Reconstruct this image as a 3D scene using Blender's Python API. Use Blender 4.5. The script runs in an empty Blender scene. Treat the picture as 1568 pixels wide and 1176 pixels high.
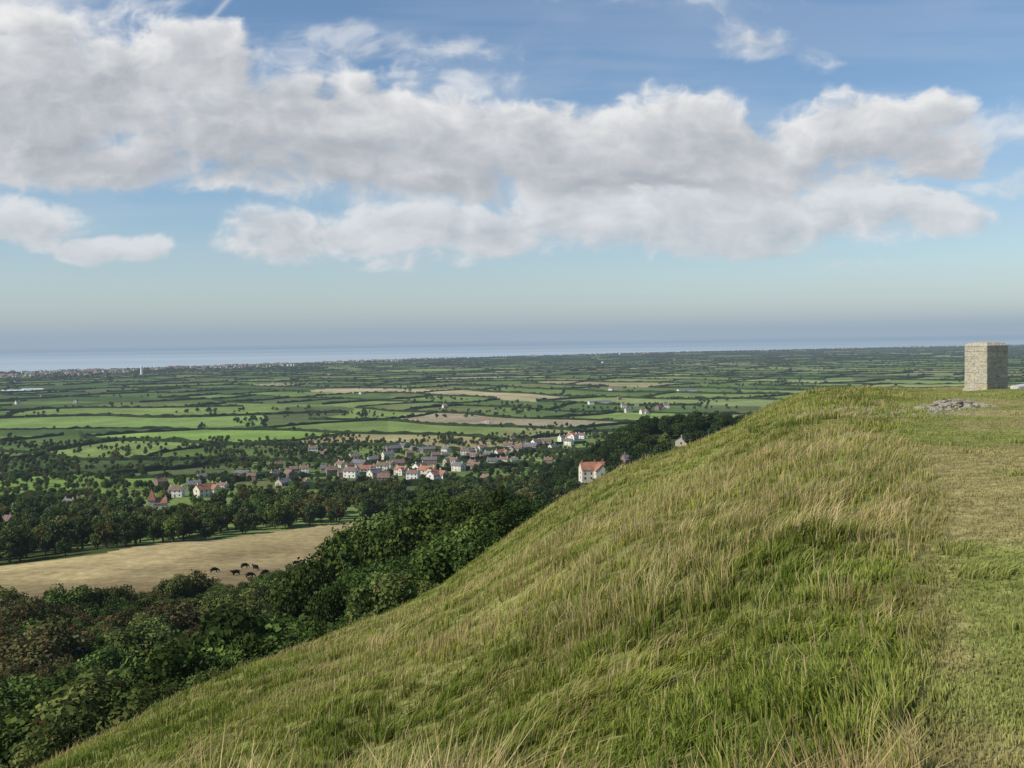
import bpy, math, random, bmesh
import numpy as np
from mathutils import Matrix, Vector
rng=np.random.default_rng(7); random.seed(7)
EYE=137.0
scene=bpy.context.scene
scene.view_settings.view_transform='Standard'
scene.view_settings.look='None'
scene.view_settings.exposure=0

# ------------------------------------------------------------ helpers
def link(o,parent=None):
    scene.collection.objects.link(o)
    if parent: o.parent=parent
    return o
def npmesh(name,co,faces,col=None,mats=(),smooth=False,matidx=None):
    me=bpy.data.meshes.new(name)
    co=np.asarray(co,dtype=np.float32)
    me.vertices.add(len(co)); me.vertices.foreach_set('co',co.ravel())
    if not isinstance(faces,list): faces=[faces]
    loops=np.concatenate([f.ravel() for f in faces]).astype(np.int32)
    starts=[];s=0
    for f in faces:
        starts.append(s+np.arange(len(f))*f.shape[1]); s+=f.size
    starts=np.concatenate(starts).astype(np.int32)
    me.loops.add(len(loops)); me.loops.foreach_set('vertex_index',loops)
    me.polygons.add(len(starts)); me.polygons.foreach_set('loop_start',starts)
    me.update(calc_edges=True)
    me.polygons.foreach_set('use_smooth',np.full(len(starts),smooth))
    if matidx is not None: me.polygons.foreach_set('material_index',np.asarray(matidx,dtype=np.int32))
    if col is not None:
        a=me.color_attributes.new('Col','FLOAT_COLOR','POINT')
        c=np.ones((len(co),4),dtype=np.float32); c[:,:col.shape[1]]=col
        a.data.foreach_set('color',c.ravel())
    for m in mats: me.materials.append(m)
    me.update()
    return me
def hash2(ix,iy,seed=0):
    ix=np.asarray(ix).astype(np.int64); iy=np.asarray(iy).astype(np.int64)
    h=(ix*374761393+iy*668265263+seed*246822519)&0xFFFFFFFF
    h=((h^(h>>13))*1274126177)&0xFFFFFFFF
    h=((h^(h>>16))*1103515245)&0xFFFFFFFF
    return ((h^(h>>15))&0xFFFFFF)/float(0xFFFFFF)
def vn(x,y,seed=0):
    x=np.asarray(x,float);y=np.asarray(y,float)
    ix=np.floor(x);iy=np.floor(y);fx=x-ix;fy=y-iy
    fx=fx*fx*fx*(fx*(fx*6-15)+10);fy=fy*fy*fy*(fy*(fy*6-15)+10)
    a=hash2(ix,iy,seed);b=hash2(ix+1,iy,seed);c=hash2(ix,iy+1,seed);d=hash2(ix+1,iy+1,seed)
    return (a*(1-fx)+b*fx)*(1-fy)+(c*(1-fx)+d*fx)*fy
def fbm(x,y,o=4,seed=0,g=.5):
    s=0;a=1;t=0
    for i in range(o):
        ca,sa_=math.cos(i*.9+seed),math.sin(i*.9+seed)
        s=s+a*vn((x*ca-y*sa_)*2**i+i*17.3,(x*sa_+y*ca)*2**i-i*9.1,seed+i);t+=a;a*=g
    return s/t
def sstep(a,b,x):
    t=np.clip((x-a)/(b-a),0,1);return t*t*(3-2*t)

# ------------------------------------------------------------ terrain
PH=np.array([-180,-150,-120,-90,-60,-40,-27.2,-24.8,-10.5,-6.1,-.9,2.5,5.8,11,13.5,15.8,19.7,24.5,27.2,60,120,180.])
DD=np.array([.06,.15,.33,.45,.46,.43,.40,.385,.298,.27,.2105,.1685,.1377,.106,.0835,.06,.053,.050,.0475,.045,.05,.06])
RR=np.array([40,32,28,26,26,26,26,26,33,38,43,46,48,52,55,58,60,60,60,60,50,40.])
fi=np.arange(-200,200,.25)
def circ(tab):
    w=(fi+180)%360-180
    k=np.exp(-.5*(np.arange(-12,13)*.25/1.1)**2);k/=k.sum()
    return np.convolve(np.pad(np.interp(w,PH,tab),12,mode='edge'),k,'valid')
Dt=circ(DD); Rt=circ(RR)
LR=np.array([0,20,40,60,80,100,150,200,260,330,400,530,700,850,1100,1500,1e6])
LD=np.array([0,11,20,27,33,38,48,55,62.5,71,77.5,89,103,113,126,132,132.])
CK=np.array([-1.6,-.514,-.3,-.1,.1,.3,.514,1.6]); CY=np.array([4300,5150,5900,7100,8300,9300,10200,13000.])
def H(x,y):
    x=np.asarray(x,float);y=np.asarray(y,float)
    r=np.hypot(x,y);ph=np.degrees(np.arctan2(x,y))
    D=np.interp(ph,fi,Dt);R=np.interp(ph,fi,Rt)
    q=1.6/R**2;p=D-3.2/R
    near=1.6+p*r+q*r*r
    L=np.interp(r,LR,LD)+(fbm(x/90,y/90,3,3)-.5)*6*sstep(120,300,r)*(1-sstep(1100,1500,r))
    near=np.minimum(near,400)
    m=np.minimum(near,L)-np.exp(-np.abs(near-L)/3.)*1.5*sstep(30,60,r)
    a=sstep(1.5,7,r)*(1-sstep(200,400,r))
    side=sstep(17,24,ph)
    m=m-a*((fbm(x/1.1,y/1.1,3,11)-.5)*.28*(1-.75*side)+(fbm(x/6,y/6,2,12)-.5)*.6*(1-.6*side))
    b=37*sstep(15,88,x)*(1-sstep(350,600,x))*np.exp(-.5*((y-600)/110)**2)
    m=m-b
    z=EYE-m
    k=x/np.maximum(y,1)
    coast=np.where(y>10,np.interp(k,CK,CY),1e9)*(1+.03*(fbm(k*9,k*0,3,5)-.5))
    z=np.where(y>coast-100,np.maximum(5-(y-coast+100)/100*5,-30),z)
    return z
def hv(u): return 519-.014*(u-784)
def sight(u,v,y0=150):
    """frame pixel (u, v) seen from the camera -> ground position"""
    k=(u-784)/1525.;d=(v-hv(u))/1525.
    ys=np.geomspace(y0,14000,6000);dr=(EYE-H(k*ys,ys))/ys
    i=np.argmax(dr<=d)
    return k*ys[i],ys[i]

fu=[-500,-100,0,150,300,420,520,600]
farY=np.array([sight(u,v)[1] for u,v in zip(fu,[930,881,868,850,830,815,803,795])])
neaY=np.array([sight(u,v,90)[1] for u,v in zip(fu,[985,950,942,930,920,900,868,850])])
fk=(np.array(fu)-784)/1525.
def field_mask(x,y):
    k=x/np.maximum(y,1)
    return (y>40)&(y<np.interp(k,fk,farY))&(y>np.interp(k,fk,neaY)-25)&(k<-.155)

# parcels of the levels: two field systems laid out at different angles
SYS=[dict(TH=.24,W=360.,Q=205.,s=0),dict(TH=-.55,W=280.,Q=185.,s=50)]
def sysmask(x,y): return (fbm(x/1400+3.3,y/1100,2,301)>.53)
def warp(x,y):
    return (170*np.sin(y/1300+.6)+90*np.sin(x/800+2)+60*np.sin((x+y)/420)+26*np.sin(y/97)+16*np.sin(x/61+y/83), 150*np.sin(x/1500+1)+70*np.sin(y/900)+50*np.sin((x-y)/380)+26*np.sin(x/113)+14*np.sin(x/57-y/71))
def par(S,x,y):
    wx,wy=warp(x,y);c,s=math.cos(S['TH']),math.sin(S['TH']);return (x*c+y*s+wx, -x*s+y*c+wy)
def unpar(S,p,q):
    c,s=math.cos(S['TH']),math.sin(S['TH'])
    x=p*c-q*s;y=p*s+q*c
    for _ in range(24):
        wx,wy=warp(x,y);a=p-wx;b=q-wy
        x=.5*x+.5*(a*c-b*s);y=.5*y+.5*(a*s+b*c)
    return x,y
def rowf(S,j): return S['W']*(.5+1.3*hash2(j,j*0,31+S['s'])), 900*hash2(j,j*0,32+S['s'])
def pid(x,y):
    m=sysmask(x,y);res=[]
    for S in SYS:
        p,q=par(S,x,y);j=np.floor(q/S['Q']);w,o=rowf(S,j);i=np.floor((p+o)/w);res.append((i+S['s']*1000,j))
    return np.where(m,res[1][0],res[0][0]),np.where(m,res[1][1],res[0][1])
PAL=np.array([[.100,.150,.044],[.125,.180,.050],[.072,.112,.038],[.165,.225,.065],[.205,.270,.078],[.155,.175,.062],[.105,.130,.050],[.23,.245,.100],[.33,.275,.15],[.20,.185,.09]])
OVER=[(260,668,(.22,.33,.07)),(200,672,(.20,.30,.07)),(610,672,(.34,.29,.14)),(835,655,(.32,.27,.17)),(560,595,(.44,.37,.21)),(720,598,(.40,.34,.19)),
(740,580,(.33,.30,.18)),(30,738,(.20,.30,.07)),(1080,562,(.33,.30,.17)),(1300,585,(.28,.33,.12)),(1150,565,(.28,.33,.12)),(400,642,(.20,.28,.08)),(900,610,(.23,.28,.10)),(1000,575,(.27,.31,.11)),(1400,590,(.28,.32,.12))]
OID=[]
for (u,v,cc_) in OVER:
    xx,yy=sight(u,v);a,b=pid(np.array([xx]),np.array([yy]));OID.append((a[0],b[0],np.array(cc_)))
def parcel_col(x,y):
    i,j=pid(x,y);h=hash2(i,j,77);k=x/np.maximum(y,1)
    t=np.clip(h*.80+.30*sstep(-.35,.45,k)-.05,0,.999)  # bias to darker greens at left paints cloud shadow into the fields
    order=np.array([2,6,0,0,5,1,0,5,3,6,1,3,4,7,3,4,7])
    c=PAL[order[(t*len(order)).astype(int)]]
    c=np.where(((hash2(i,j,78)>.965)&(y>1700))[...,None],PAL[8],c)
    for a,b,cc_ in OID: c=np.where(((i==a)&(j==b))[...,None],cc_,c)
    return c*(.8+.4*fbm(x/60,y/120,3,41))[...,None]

az=np.concatenate([np.arange(-42,42.001,.12),np.arange(45,318,3.)])
na=len(az)
rs=np.concatenate([np.geomspace(.5,13500,860),np.geomspace(15000,90000,10)])
A,Rr=np.meshgrid(np.radians(az),rs)
X=Rr*np.sin(A);Y=Rr*np.cos(A);Z=H(X,Y)
def ground_col(x,y,z):
    r=np.hypot(x,y);ph=np.degrees(np.arctan2(x,y));k=x/np.maximum(y,1)
    n=fbm(x/2.5,y/2.5,4,51)[...,None];n2=fbm(x/.8,y/.8,3,52)[...,None]
    g=np.array([.13,.16,.04])*(1-n)+np.array([.26,.245,.085])*n
    wn=sstep(.44,.62,fbm(x/1.5,y/2.6,3,53))[...,None]
    path=np.array([.27,.27,.09])*(1-n2)+np.array([.20,.23,.065])*n2
    path=path*(1-wn*.75)+np.array([.37,.295,.145])*wn*.75
    side=sstep(20.,23.5,ph+3*(fbm(r/5,r*0,2,8)-.5))*(ph<120)
    c=g*(1-side[...,None])+path*side[...,None]
    s=np.exp(-(((x-9.2)/1.6)**2+((y-24)/1.6)**2))*(.4+n2[...,0])
    c=c+(np.array([.42,.38,.30])-c)*np.clip(s,0,.8)[...,None]
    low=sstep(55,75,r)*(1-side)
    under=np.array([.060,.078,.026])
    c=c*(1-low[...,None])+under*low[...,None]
    f=field_mask(x,y)
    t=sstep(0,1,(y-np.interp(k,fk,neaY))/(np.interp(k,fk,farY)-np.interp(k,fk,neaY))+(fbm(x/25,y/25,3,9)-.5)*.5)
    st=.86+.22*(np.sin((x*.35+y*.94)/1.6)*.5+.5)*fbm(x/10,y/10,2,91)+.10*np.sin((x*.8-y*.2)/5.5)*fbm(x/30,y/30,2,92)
    fc=(np.array([.21,.155,.085])*(1-t[...,None])+np.array([.49,.39,.19])*t[...,None])*st[...,None]  # stubble: darker brown near end has cloud shadow painted in
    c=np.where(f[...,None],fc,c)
    pl=(r>620)|((r>430)&(fbm(x/60,y/60,2,33)>.52)&(x<20))
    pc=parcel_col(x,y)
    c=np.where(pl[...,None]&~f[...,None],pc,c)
    coast=np.interp(k,CK,CY)
    sh=sstep(coast-420,coast-150,y)*(y>0)*(.4+.6*sstep(-.3,-.1,k))
    c=c+(np.array([.36,.33,.26])-c)*sh[...,None]
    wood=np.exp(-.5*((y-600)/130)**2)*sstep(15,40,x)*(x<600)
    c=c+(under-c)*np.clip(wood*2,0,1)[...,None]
    return c
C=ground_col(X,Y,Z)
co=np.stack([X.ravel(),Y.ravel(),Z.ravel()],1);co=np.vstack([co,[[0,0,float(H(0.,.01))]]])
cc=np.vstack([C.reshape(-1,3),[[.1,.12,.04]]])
ii=np.arange(len(rs)-1)[:,None]*na;jj=np.arange(na)[None,:];j2=(jj+1)%na
fq=np.stack([(ii+jj).ravel(),(ii+j2).ravel(),(ii+na+j2).ravel(),(ii+na+jj).ravel()],1)[:, ::-1]
cen=len(co)-1
ft=np.stack([np.full(na,cen),np.arange(na),(np.arange(na)+1)%na],1)[:, ::-1]

# ------------------------------------------------------------ materials
def newmat(name):
    m=bpy.data.materials.new(name);m.use_nodes=True;nt=m.node_tree;nt.nodes.clear()
    out=nt.nodes.new('ShaderNodeOutputMaterial');return m,nt,out
def N(nt,t,**kw):
    n=nt.nodes.new(t)
    for k,v in kw.items(): setattr(n,k,v)
    return n
def mul(nt,a,b,fac=1,mode='MULTIPLY'):
    m=N(nt,'ShaderNodeMix',data_type='RGBA',blend_type=mode);m.inputs[0].default_value=fac
    for s,v in ((6,a),(7,b)):
        if isinstance(v,tuple): m.inputs[s].default_value=(*v,1)
        else: nt.links.new(v,m.inputs[s])
    return m.outputs[2]
def noise(nt,scale,detail=4,coord=None,lo=.6,hi=1.4,rough=.55):
    n=N(nt,'ShaderNodeTexNoise');n.inputs['Scale'].default_value=scale;n.inputs['Detail'].default_value=detail;n.inputs['Roughness'].default_value=rough
    if coord is not None: nt.links.new(coord,n.inputs['Vector'])
    r=N(nt,'ShaderNodeMapRange');r.inputs[1].default_value=.3;r.inputs[2].default_value=.7;r.inputs[3].default_value=lo;r.inputs[4].default_value=hi
    nt.links.new(n.outputs[0],r.inputs[0]);return r.outputs[0]
def ground_mat():
    m,nt,out=newmat('ground_mat')
    a=N(nt,'ShaderNodeAttribute',attribute_name='Col');g=N(nt,'ShaderNodeNewGeometry')
    c=a.outputs[0]
    for s,d_,lo,hi in ((.012,2,.8,1.2),(.3,3,.75,1.25),(8,4,.5,1.5)):
        c=mul(nt,c,noise(nt,s,d_,g.outputs['Position'],lo,hi))
    d=N(nt,'ShaderNodeBsdfDiffuse');nt.links.new(c,d.inputs[0])
    nt.links.new(d.outputs[0],out.inputs[0]);return m
def leaf_mat(name,var=.35,transl=.25,hue=.03):
    m,nt,out=newmat(name)
    a=N(nt,'ShaderNodeAttribute',attribute_name='Col');o=N(nt,'ShaderNodeObjectInfo')
    src=a.outputs[0]
    if var:
        h=N(nt,'ShaderNodeHueSaturation')
        nt.links.new(a.outputs[0],h.inputs['Color'])
        r=N(nt,'ShaderNodeMapRange');r.inputs[3].default_value=.5-hue;r.inputs[4].default_value=.5+hue*.6;nt.links.new(o.outputs['Random'],r.inputs[0]);nt.links.new(r.outputs[0],h.inputs['Hue'])
        w=N(nt,'ShaderNodeMath',operation='MULTIPLY');w.inputs[1].default_value=37.7;nt.links.new(o.outputs['Random'],w.inputs[0])
        w2=N(nt,'ShaderNodeMath',operation='FRACT');nt.links.new(w.outputs[0],w2.inputs[0])
        r2=N(nt,'ShaderNodeMapRange');r2.inputs[3].default_value=1-var;r2.inputs[4].default_value=1+var;nt.links.new(w2.outputs[0],r2.inputs[0]);nt.links.new(r2.outputs[0],h.inputs['Value'])
        src=h.outputs[0]
    d=N(nt,'ShaderNodeBsdfDiffuse');t=N(nt,'ShaderNodeBsdfTranslucent');mx=N(nt,'ShaderNodeMixShader');mx.inputs[0].default_value=transl
    nt.links.new(src,d.inputs[0]);nt.links.new(src,t.inputs[0]);nt.links.new(d.outputs[0],mx.inputs[1]);nt.links.new(t.outputs[0],mx.inputs[2])
    nt.links.new(mx.outputs[0],out.inputs[0]);return m
def plain(name,col,rough=.8,nscale=3,lo=.8,hi=1.2,spec=.2):
    m,nt,out=newmat(name);p=N(nt,'ShaderNodeBsdfPrincipled');tc=N(nt,'ShaderNodeTexCoord')
    c=mul(nt,col,noise(nt,nscale,5,tc.outputs['Object'],lo,hi));nt.links.new(c,p.inputs['Base Color'])
    p.inputs['Roughness'].default_value=rough;p.inputs['Specular IOR Level'].default_value=spec
    nt.links.new(p.outputs[0],out.inputs[0]);return m
GM=ground_mat()
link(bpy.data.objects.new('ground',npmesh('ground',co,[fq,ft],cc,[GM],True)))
# ------------------------------------------------------------ sea
m,nt,out=newmat('sea_mat');p=N(nt,'ShaderNodeBsdfPrincipled');g=N(nt,'ShaderNodeNewGeometry')
mp=N(nt,'ShaderNodeMapping');mp.inputs['Scale'].default_value=(.00008,.0004,1);nt.links.new(g.outputs['Position'],mp.inputs[0])
sx=N(nt,'ShaderNodeSeparateXYZ');nt.links.new(g.outputs['Position'],sx.inputs[0])
mr=N(nt,'ShaderNodeMapRange');mr.inputs[1].default_value=7000;mr.inputs[2].default_value=24000;nt.links.new(sx.outputs[1],mr.inputs[0])
mm=N(nt,'ShaderNodeMix',data_type='RGBA');mm.inputs[6].default_value=(.43,.51,.55,1);mm.inputs[7].default_value=(.12,.22,.32,1);nt.links.new(mr.outputs[0],mm.inputs[0])
cN=mul(nt,mm.outputs[2],noise(nt,1,3,mp.outputs[0],.8,1.2));nt.links.new(cN,p.inputs['Base Color'])
p.inputs['Roughness'].default_value=.6;p.inputs['Specular IOR Level'].default_value=.3
nt.links.new(p.outputs[0],out.inputs[0])
sa=np.radians(np.arange(0,360,3.));sr=[2000,6000,12000,25000,50000,88000]
sc=np.array([[0,0,0]]+[[r*math.sin(a),r*math.cos(a),0] for r in sr for a in sa]);n=len(sa)
q=[];t=[[0,1+(j+1)%n,1+j] for j in range(n)]
for i in range(len(sr)-1):
    for j in range(n): q.append([1+i*n+j,1+i*n+(j+1)%n,1+(i+1)*n+(j+1)%n,1+(i+1)*n+j])
link(bpy.data.objects.new('sea',npmesh('sea',sc,[np.array(q)[:, ::-1],np.array(t)],None,[m])))

# ------------------------------------------------------------ grass
def grass(nb):
    k=rng.uniform(-.8,.8,nb);y=np.exp(rng.uniform(math.log(1.6),math.log(80),nb))
    x=k*y
    cs=.20*(1+y/14)*(.7+.9*fbm(x/3,y/3,1,7))
    cs=.16*2**np.round(np.log2(cs/.16))
    ra=.6;xr=x*math.cos(ra)-y*math.sin(ra);yr=x*math.sin(ra)+y*math.cos(ra)
    gx=np.floor(xr/cs);gy=np.floor(yr/cs)
    cxr=(gx+hash2(gx,gy,1))*cs;cyr=(gy+hash2(gx,gy,2))*cs
    cx=cxr*math.cos(ra)+cyr*math.sin(ra);cy=-cxr*math.sin(ra)+cyr*math.cos(ra)
    ph=np.degrees(np.arctan2(x,y));r=np.hypot(x,y)
    side=sstep(20.,23.5,ph+3*(fbm(r/5,r*0,2,8)-.5))
    pull=rng.uniform(.0,.6,nb)*(1-.9*side)
    x=x+(cx-x)*pull;y=y+(cy-y)*pull
    r=np.hypot(x,y);R=np.interp(ph,fi,Rt)
    keep=(r<R*1.35)&(r>1.3)
    x,y,r,ph,gx,gy,cx,cy,cs,side=[a[keep] for a in (x,y,r,ph,gx,gy,cx,cy,cs,side)];n=len(x)
    big=fbm(x/5,y/5,3,63)
    straw=.5*fbm(x/1.3,y/1.3,3,61)+.5*big+.10*sstep(-16,4,ph)-.05
    tuft=hash2(gx,gy,3)
    typ=(rng.random(n)<np.clip((straw-.46)*1.9,.045,.33)*(.5+.5*sstep(3,10,r)))
    lush=sstep(.50,.66,fbm(x/1.9,y/1.9,2,67))
    hgt=np.where(typ,rng.uniform(.15,.31,n),rng.uniform(.06,.15,n)*(1+.4*lush))*(.5+.8*tuft)*(.75+.5*straw)
    hgt=hgt*(1-side)+side*rng.uniform(.02,.05,n)*(1+1.6*(tuft>.94))
    wid=(.0040+.002*rng.random(n))*(1+r/10)*np.where(typ,.6,1.)
    lean=fbm(x/1.5,y/1.5,2,71)*2*math.pi*1.3+rng.normal(0,.9,n)
    la=rng.uniform(.25,.85,n)
    lx=np.cos(lean)*.6+.35;ly=np.sin(lean)*.6
    lx+=(x-cx)/cs*.8*(1-side);ly+=(y-cy)/cs*.8*(1-side)
    ang=rng.uniform(0,math.pi,n);wx=np.cos(ang)*wid/2;wy=np.sin(ang)*wid/2
    z=H(x,y)-.012
    base=np.stack([x,y,z],1);w3=np.stack([wx,wy,0*wx],1)
    up=np.stack([lx*la*hgt*.25,ly*la*hgt*.25,hgt*.55],1);tip=np.stack([lx*la*hgt,ly*la*hgt,hgt*(1-.3*la)],1)
    V=np.stack([base-w3,base+w3,base+up+w3*.8,base+up-w3*.8,base+tip],1).reshape(-1,3)
    o=np.arange(n)*5
    fq=np.stack([o,o+1,o+2,o+3],1);ft=np.stack([o+3,o+2,o+4],1)
    g1=np.array([.185,.250,.042]);g2=np.array([.370,.365,.085]);s1=np.array([.57,.48,.23]);s2=np.array([.46,.34,.16])
    mixg=np.clip(1.6*(straw-.36)+.5*rng.random(n)-.2*lush,0,1)[:,None];c=g1*(1-mixg)+g2*mixg
    c=c*(1-.24*lush[:,None])
    sx=rng.random(n)[:,None];cs_=s1*(1-sx)+s2*sx
    br=sstep(.64,.76,fbm(x/1.2,y/1.2,3,66))[:,None]*.45;cs_=cs_*(1-br)+np.array([.28,.16,.075])*br
    c=np.where(typ[:,None],cs_,c)
    wn=sstep(.44,.62,fbm(x/1.5,y/2.6,3,53))[:,None]
    pc=np.array([.35,.34,.11])*(1-sx)+np.array([.23,.28,.065])*sx;pc=pc*(1-.55*wn)+np.array([.45,.36,.17])*.55*wn
    c=c*(1-side[:,None])+pc*side[:,None]
    c=c*(.75+.5*rng.random(n))[:,None]*(.85+.3*tuft)[:,None]
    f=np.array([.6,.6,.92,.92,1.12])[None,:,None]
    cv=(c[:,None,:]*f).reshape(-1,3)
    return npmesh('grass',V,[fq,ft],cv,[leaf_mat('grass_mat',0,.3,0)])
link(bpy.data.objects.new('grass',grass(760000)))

# ------------------------------------------------------------ foliage
LM=leaf_mat('leaf_mat',.34,.25,.015)
BARK=plain('bark',(.10,.08,.06),.9,6)
def tube(p0,p1,r0,r1,n=6):
    p0=np.array(p0,float);p1=np.array(p1,float);d=p1-p0;d/=np.linalg.norm(d)
    a=np.cross(d,[.3,.9,.1]);a/=np.linalg.norm(a);b=np.cross(d,a)
    t=np.arange(n)*2*math.pi/n
    ring=np.cos(t)[:,None]*a+np.sin(t)[:,None]*b
    v=np.vstack([p0+ring*r0,p1+ring*r1]);j=np.arange(n)
    return v,np.stack([j,(j+1)%n,n+(j+1)%n,n+j],1)
def tree_mesh(name,h,rx,nleaf,leaf,nl,z0,cols,seed,trunk=True,berry=0):
    g=np.random.default_rng(seed);cz=(h+z0)/2;rz=(h-z0)/2
    d=g.normal(size=(nl,3));d/=np.linalg.norm(d,axis=1)[:,None]
    rad=g.uniform(.25,.92,nl)**.6
    c=d*rad[:,None]*np.array([rx,rx,rz])*.78;lr=g.uniform(.22,.42,nl)*rx*(1.15-.35*rad)
    c[:,2]+=cz
    c[:,2]=np.maximum(c[:,2],z0+lr*.6)
    w=lr**2;li=g.choice(nl,nleaf,p=w/w.sum())
    dl=g.normal(size=(nleaf,3));dl/=np.linalg.norm(dl,axis=1)[:,None]
    sh=g.uniform(.55,1.08,nleaf)
    pos=c[li]+dl*(lr[li]*sh)[:,None]*np.array([1,1,.85])
    nn=dl+g.normal(size=(nleaf,3))*.55+np.array([0,0,.25]);nn/=np.linalg.norm(nn,axis=1)[:,None]
    t1=np.cross(nn,g.normal(size=(nleaf,3)));t1/=np.linalg.norm(t1,axis=1)[:,None];t2=np.cross(nn,t1)
    s=leaf*g.uniform(.6,1.3,nleaf)[:,None]
    V=np.stack([pos-t1*s*.5,pos+t2*s*.36,pos+t1*s*.5,pos-t2*s*.36],1).reshape(-1,3)
    o=np.arange(nleaf)*4;F=np.stack([o,o+1,o+2,o+3],1)
    a=g.random(nleaf)[:,None];lobe=g.uniform(.7,1.4,nl)[li][:,None]
    col=(np.array(cols[0])*(1-a)+np.array(cols[1])*a)*lobe*g.uniform(.7,1.25,nleaf)[:,None]
    if berry:
        bm=g.random(nleaf)<berry;col[bm]=np.array([.21,.08,.045])*g.uniform(.7,1.2,bm.sum())[:,None]
    cv=np.repeat(col,4,0);mi=np.zeros(nleaf,int);n0=len(V)
    vs=[V];fs=[F];cs=[cv];ms=[mi]
    if trunk:
        tr=h*.022+.04
        segs=[((0,0,-.6),(.1*rx*.3,0,cz*.55),tr*1.3,tr),((.1*rx*.3,0,cz*.55),(0,0,cz+rz*.4),tr,tr*.35)]
        for q in range(min(nl,9)):
            segs.append(((.03*rx,0,cz*(.45+.05*q)),tuple(c[q]),tr*.5,tr*.15))
        for s_ in segs:
            v,f=tube(*s_);fs.append(f+n0);vs.append(v);n0+=len(v);cs.append(np.tile([[.1,.08,.06]],(len(v),1)));ms.append(np.ones(len(f),int))
    return npmesh(name,np.vstack(vs),[np.vstack(fs)],np.vstack(cs),[LM,BARK],False,np.concatenate(ms))
def coll(name,meshes):
    c=bpy.data.collections.new(name)
    for i,me in enumerate(meshes):
        o=bpy.data.objects.new(me.name,me);c.objects.link(o)
    return c
def scatter(name,P,rot,scl,idx,collection):
    print(name,len(P))
    me=bpy.data.meshes.new(name);me.vertices.add(len(P));me.vertices.foreach_set('co',np.asarray(P,np.float32).ravel())
    a=me.attributes.new('rot','FLOAT_VECTOR','POINT');a.data.foreach_set('vector',np.asarray(rot,np.float32).ravel())
    a=me.attributes.new('scl','FLOAT_VECTOR','POINT');a.data.foreach_set('vector',np.asarray(scl,np.float32).ravel())
    a=me.attributes.new('idx','INT','POINT');a.data.foreach_set('value',np.asarray(idx,np.int32))
    ob=link(bpy.data.objects.new(name,me))
    ng=bpy.data.node_groups.new(name+'_gn','GeometryNodeTree')
    ng.interface.new_socket('Geometry',in_out='INPUT',socket_type='NodeSocketGeometry')
    ng.interface.new_socket('Geometry',in_out='OUTPUT',socket_type='NodeSocketGeometry')
    gi=ng.nodes.new('NodeGroupInput');go=ng.nodes.new('NodeGroupOutput');ip=ng.nodes.new('GeometryNodeInstanceOnPoints')
    ci=ng.nodes.new('GeometryNodeCollectionInfo');ci.inputs[0].default_value=collection;ci.inputs['Separate Children'].default_value=True;ci.inputs['Reset Children'].default_value=True
    def na_(n,t):
        x=ng.nodes.new('GeometryNodeInputNamedAttribute');x.data_type=t;x.inputs[0].default_value=n
        return [o for o in x.outputs if o.name=='Attribute' and o.enabled][0]
    ng.links.new(gi.outputs[0],ip.inputs['Points']);ng.links.new(ci.outputs[0],ip.inputs['Instance']);ip.inputs['Pick Instance'].default_value=True
    ng.links.new(na_('idx','INT'),ip.inputs['Instance Index']);ng.links.new(na_('rot','FLOAT_VECTOR'),ip.inputs['Rotation']);ng.links.new(na_('scl','FLOAT_VECTOR'),ip.inputs['Scale'])
    ng.links.new(ip.outputs[0],go.inputs[0])
    md=ob.modifiers.new('scatter','NODES');md.node_group=ng
    return ob
def scat_xy(name,x,y,s,nv,collection,sink=.2,idx=None):
    n=len(x);z=H(x,y)-sink
    rot=np.zeros((n,3));rot[:,2]=rng.uniform(0,6.28,n)
    s3=np.stack([s*rng.uniform(.85,1.2,n),s*rng.uniform(.85,1.2,n),s],1)
    return scatter(name,np.stack([x,y,z],1),rot,s3,rng.integers(0,nv,n) if idx is None else idx,collection)
def thin(x,y,d):
    key=np.stack([np.floor(x/d),np.floor(y/d)],1);_,i=np.unique(key,axis=0,return_index=True);return x[i],y[i]

# house positions are solved from frame pixels first so trees can keep clear of them
spots=[(265,762,0),(292,752,5),(477,694,0),(535,732,0),(560,728,1),(583,722,0),(572,735,5),(605,718,3),(625,700,2),(640,724,0),(652,731,8),(665,704,2),(710,697,0),(722,705,3),(737,692,0),(747,702,5),(765,700,8),(775,688,0),(800,687,2),(820,684,0),(835,682,3),(860,676,0),(876,674,1),(890,672,0),(742,648,8),(935,598,0),(946,600,3),(955,624,0),(962,632,5),(495,722,7),(520,716,4),(592,704,5),(600,694,6),(642,693,7),(655,694,6),(681,694,5),(615,686,7),(692,714,3),(612,728,8),(0,812,2),(75,795,0),(548,718,6),(630,735,0),(700,722,5),(665,738,1),(585,742,2),(752,712,7),(790,694,3),(812,690,6),(845,690,5),(870,682,0),(440,735,2),(430,745,7),(505,730,2),(975,622,7),(948,612,2),(985,634,1),(100,778,7),(310,762,8),(540,703,4),(568,708,7),(655,712,6),(722,718,2),(770,708,4),(680,700,7),(1020,625,0),(1008,628,2)]
HP=np.array([sight(u,v) for u,v,_ in spots]);MAN=sight(906,736);TUR=sight(240,782)
KEEP=np.vstack([HP,[MAN],[TUR]]);FR=np.full(len(KEEP),36.);FR[-2]=100;FR[-1]=60;WD=np.full(len(KEEP),6.);WD[-2]=11
def clear(x,y):
    ok=np.ones(len(x),bool)
    for (hx_,hy_),fr,wd in zip(KEEP,FR,WD):
        k=hx_/hy_
        ok&=~((np.abs(x-k*y)<wd)&(y>hy_-fr)&(y<hy_+8))
    return ok

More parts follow.
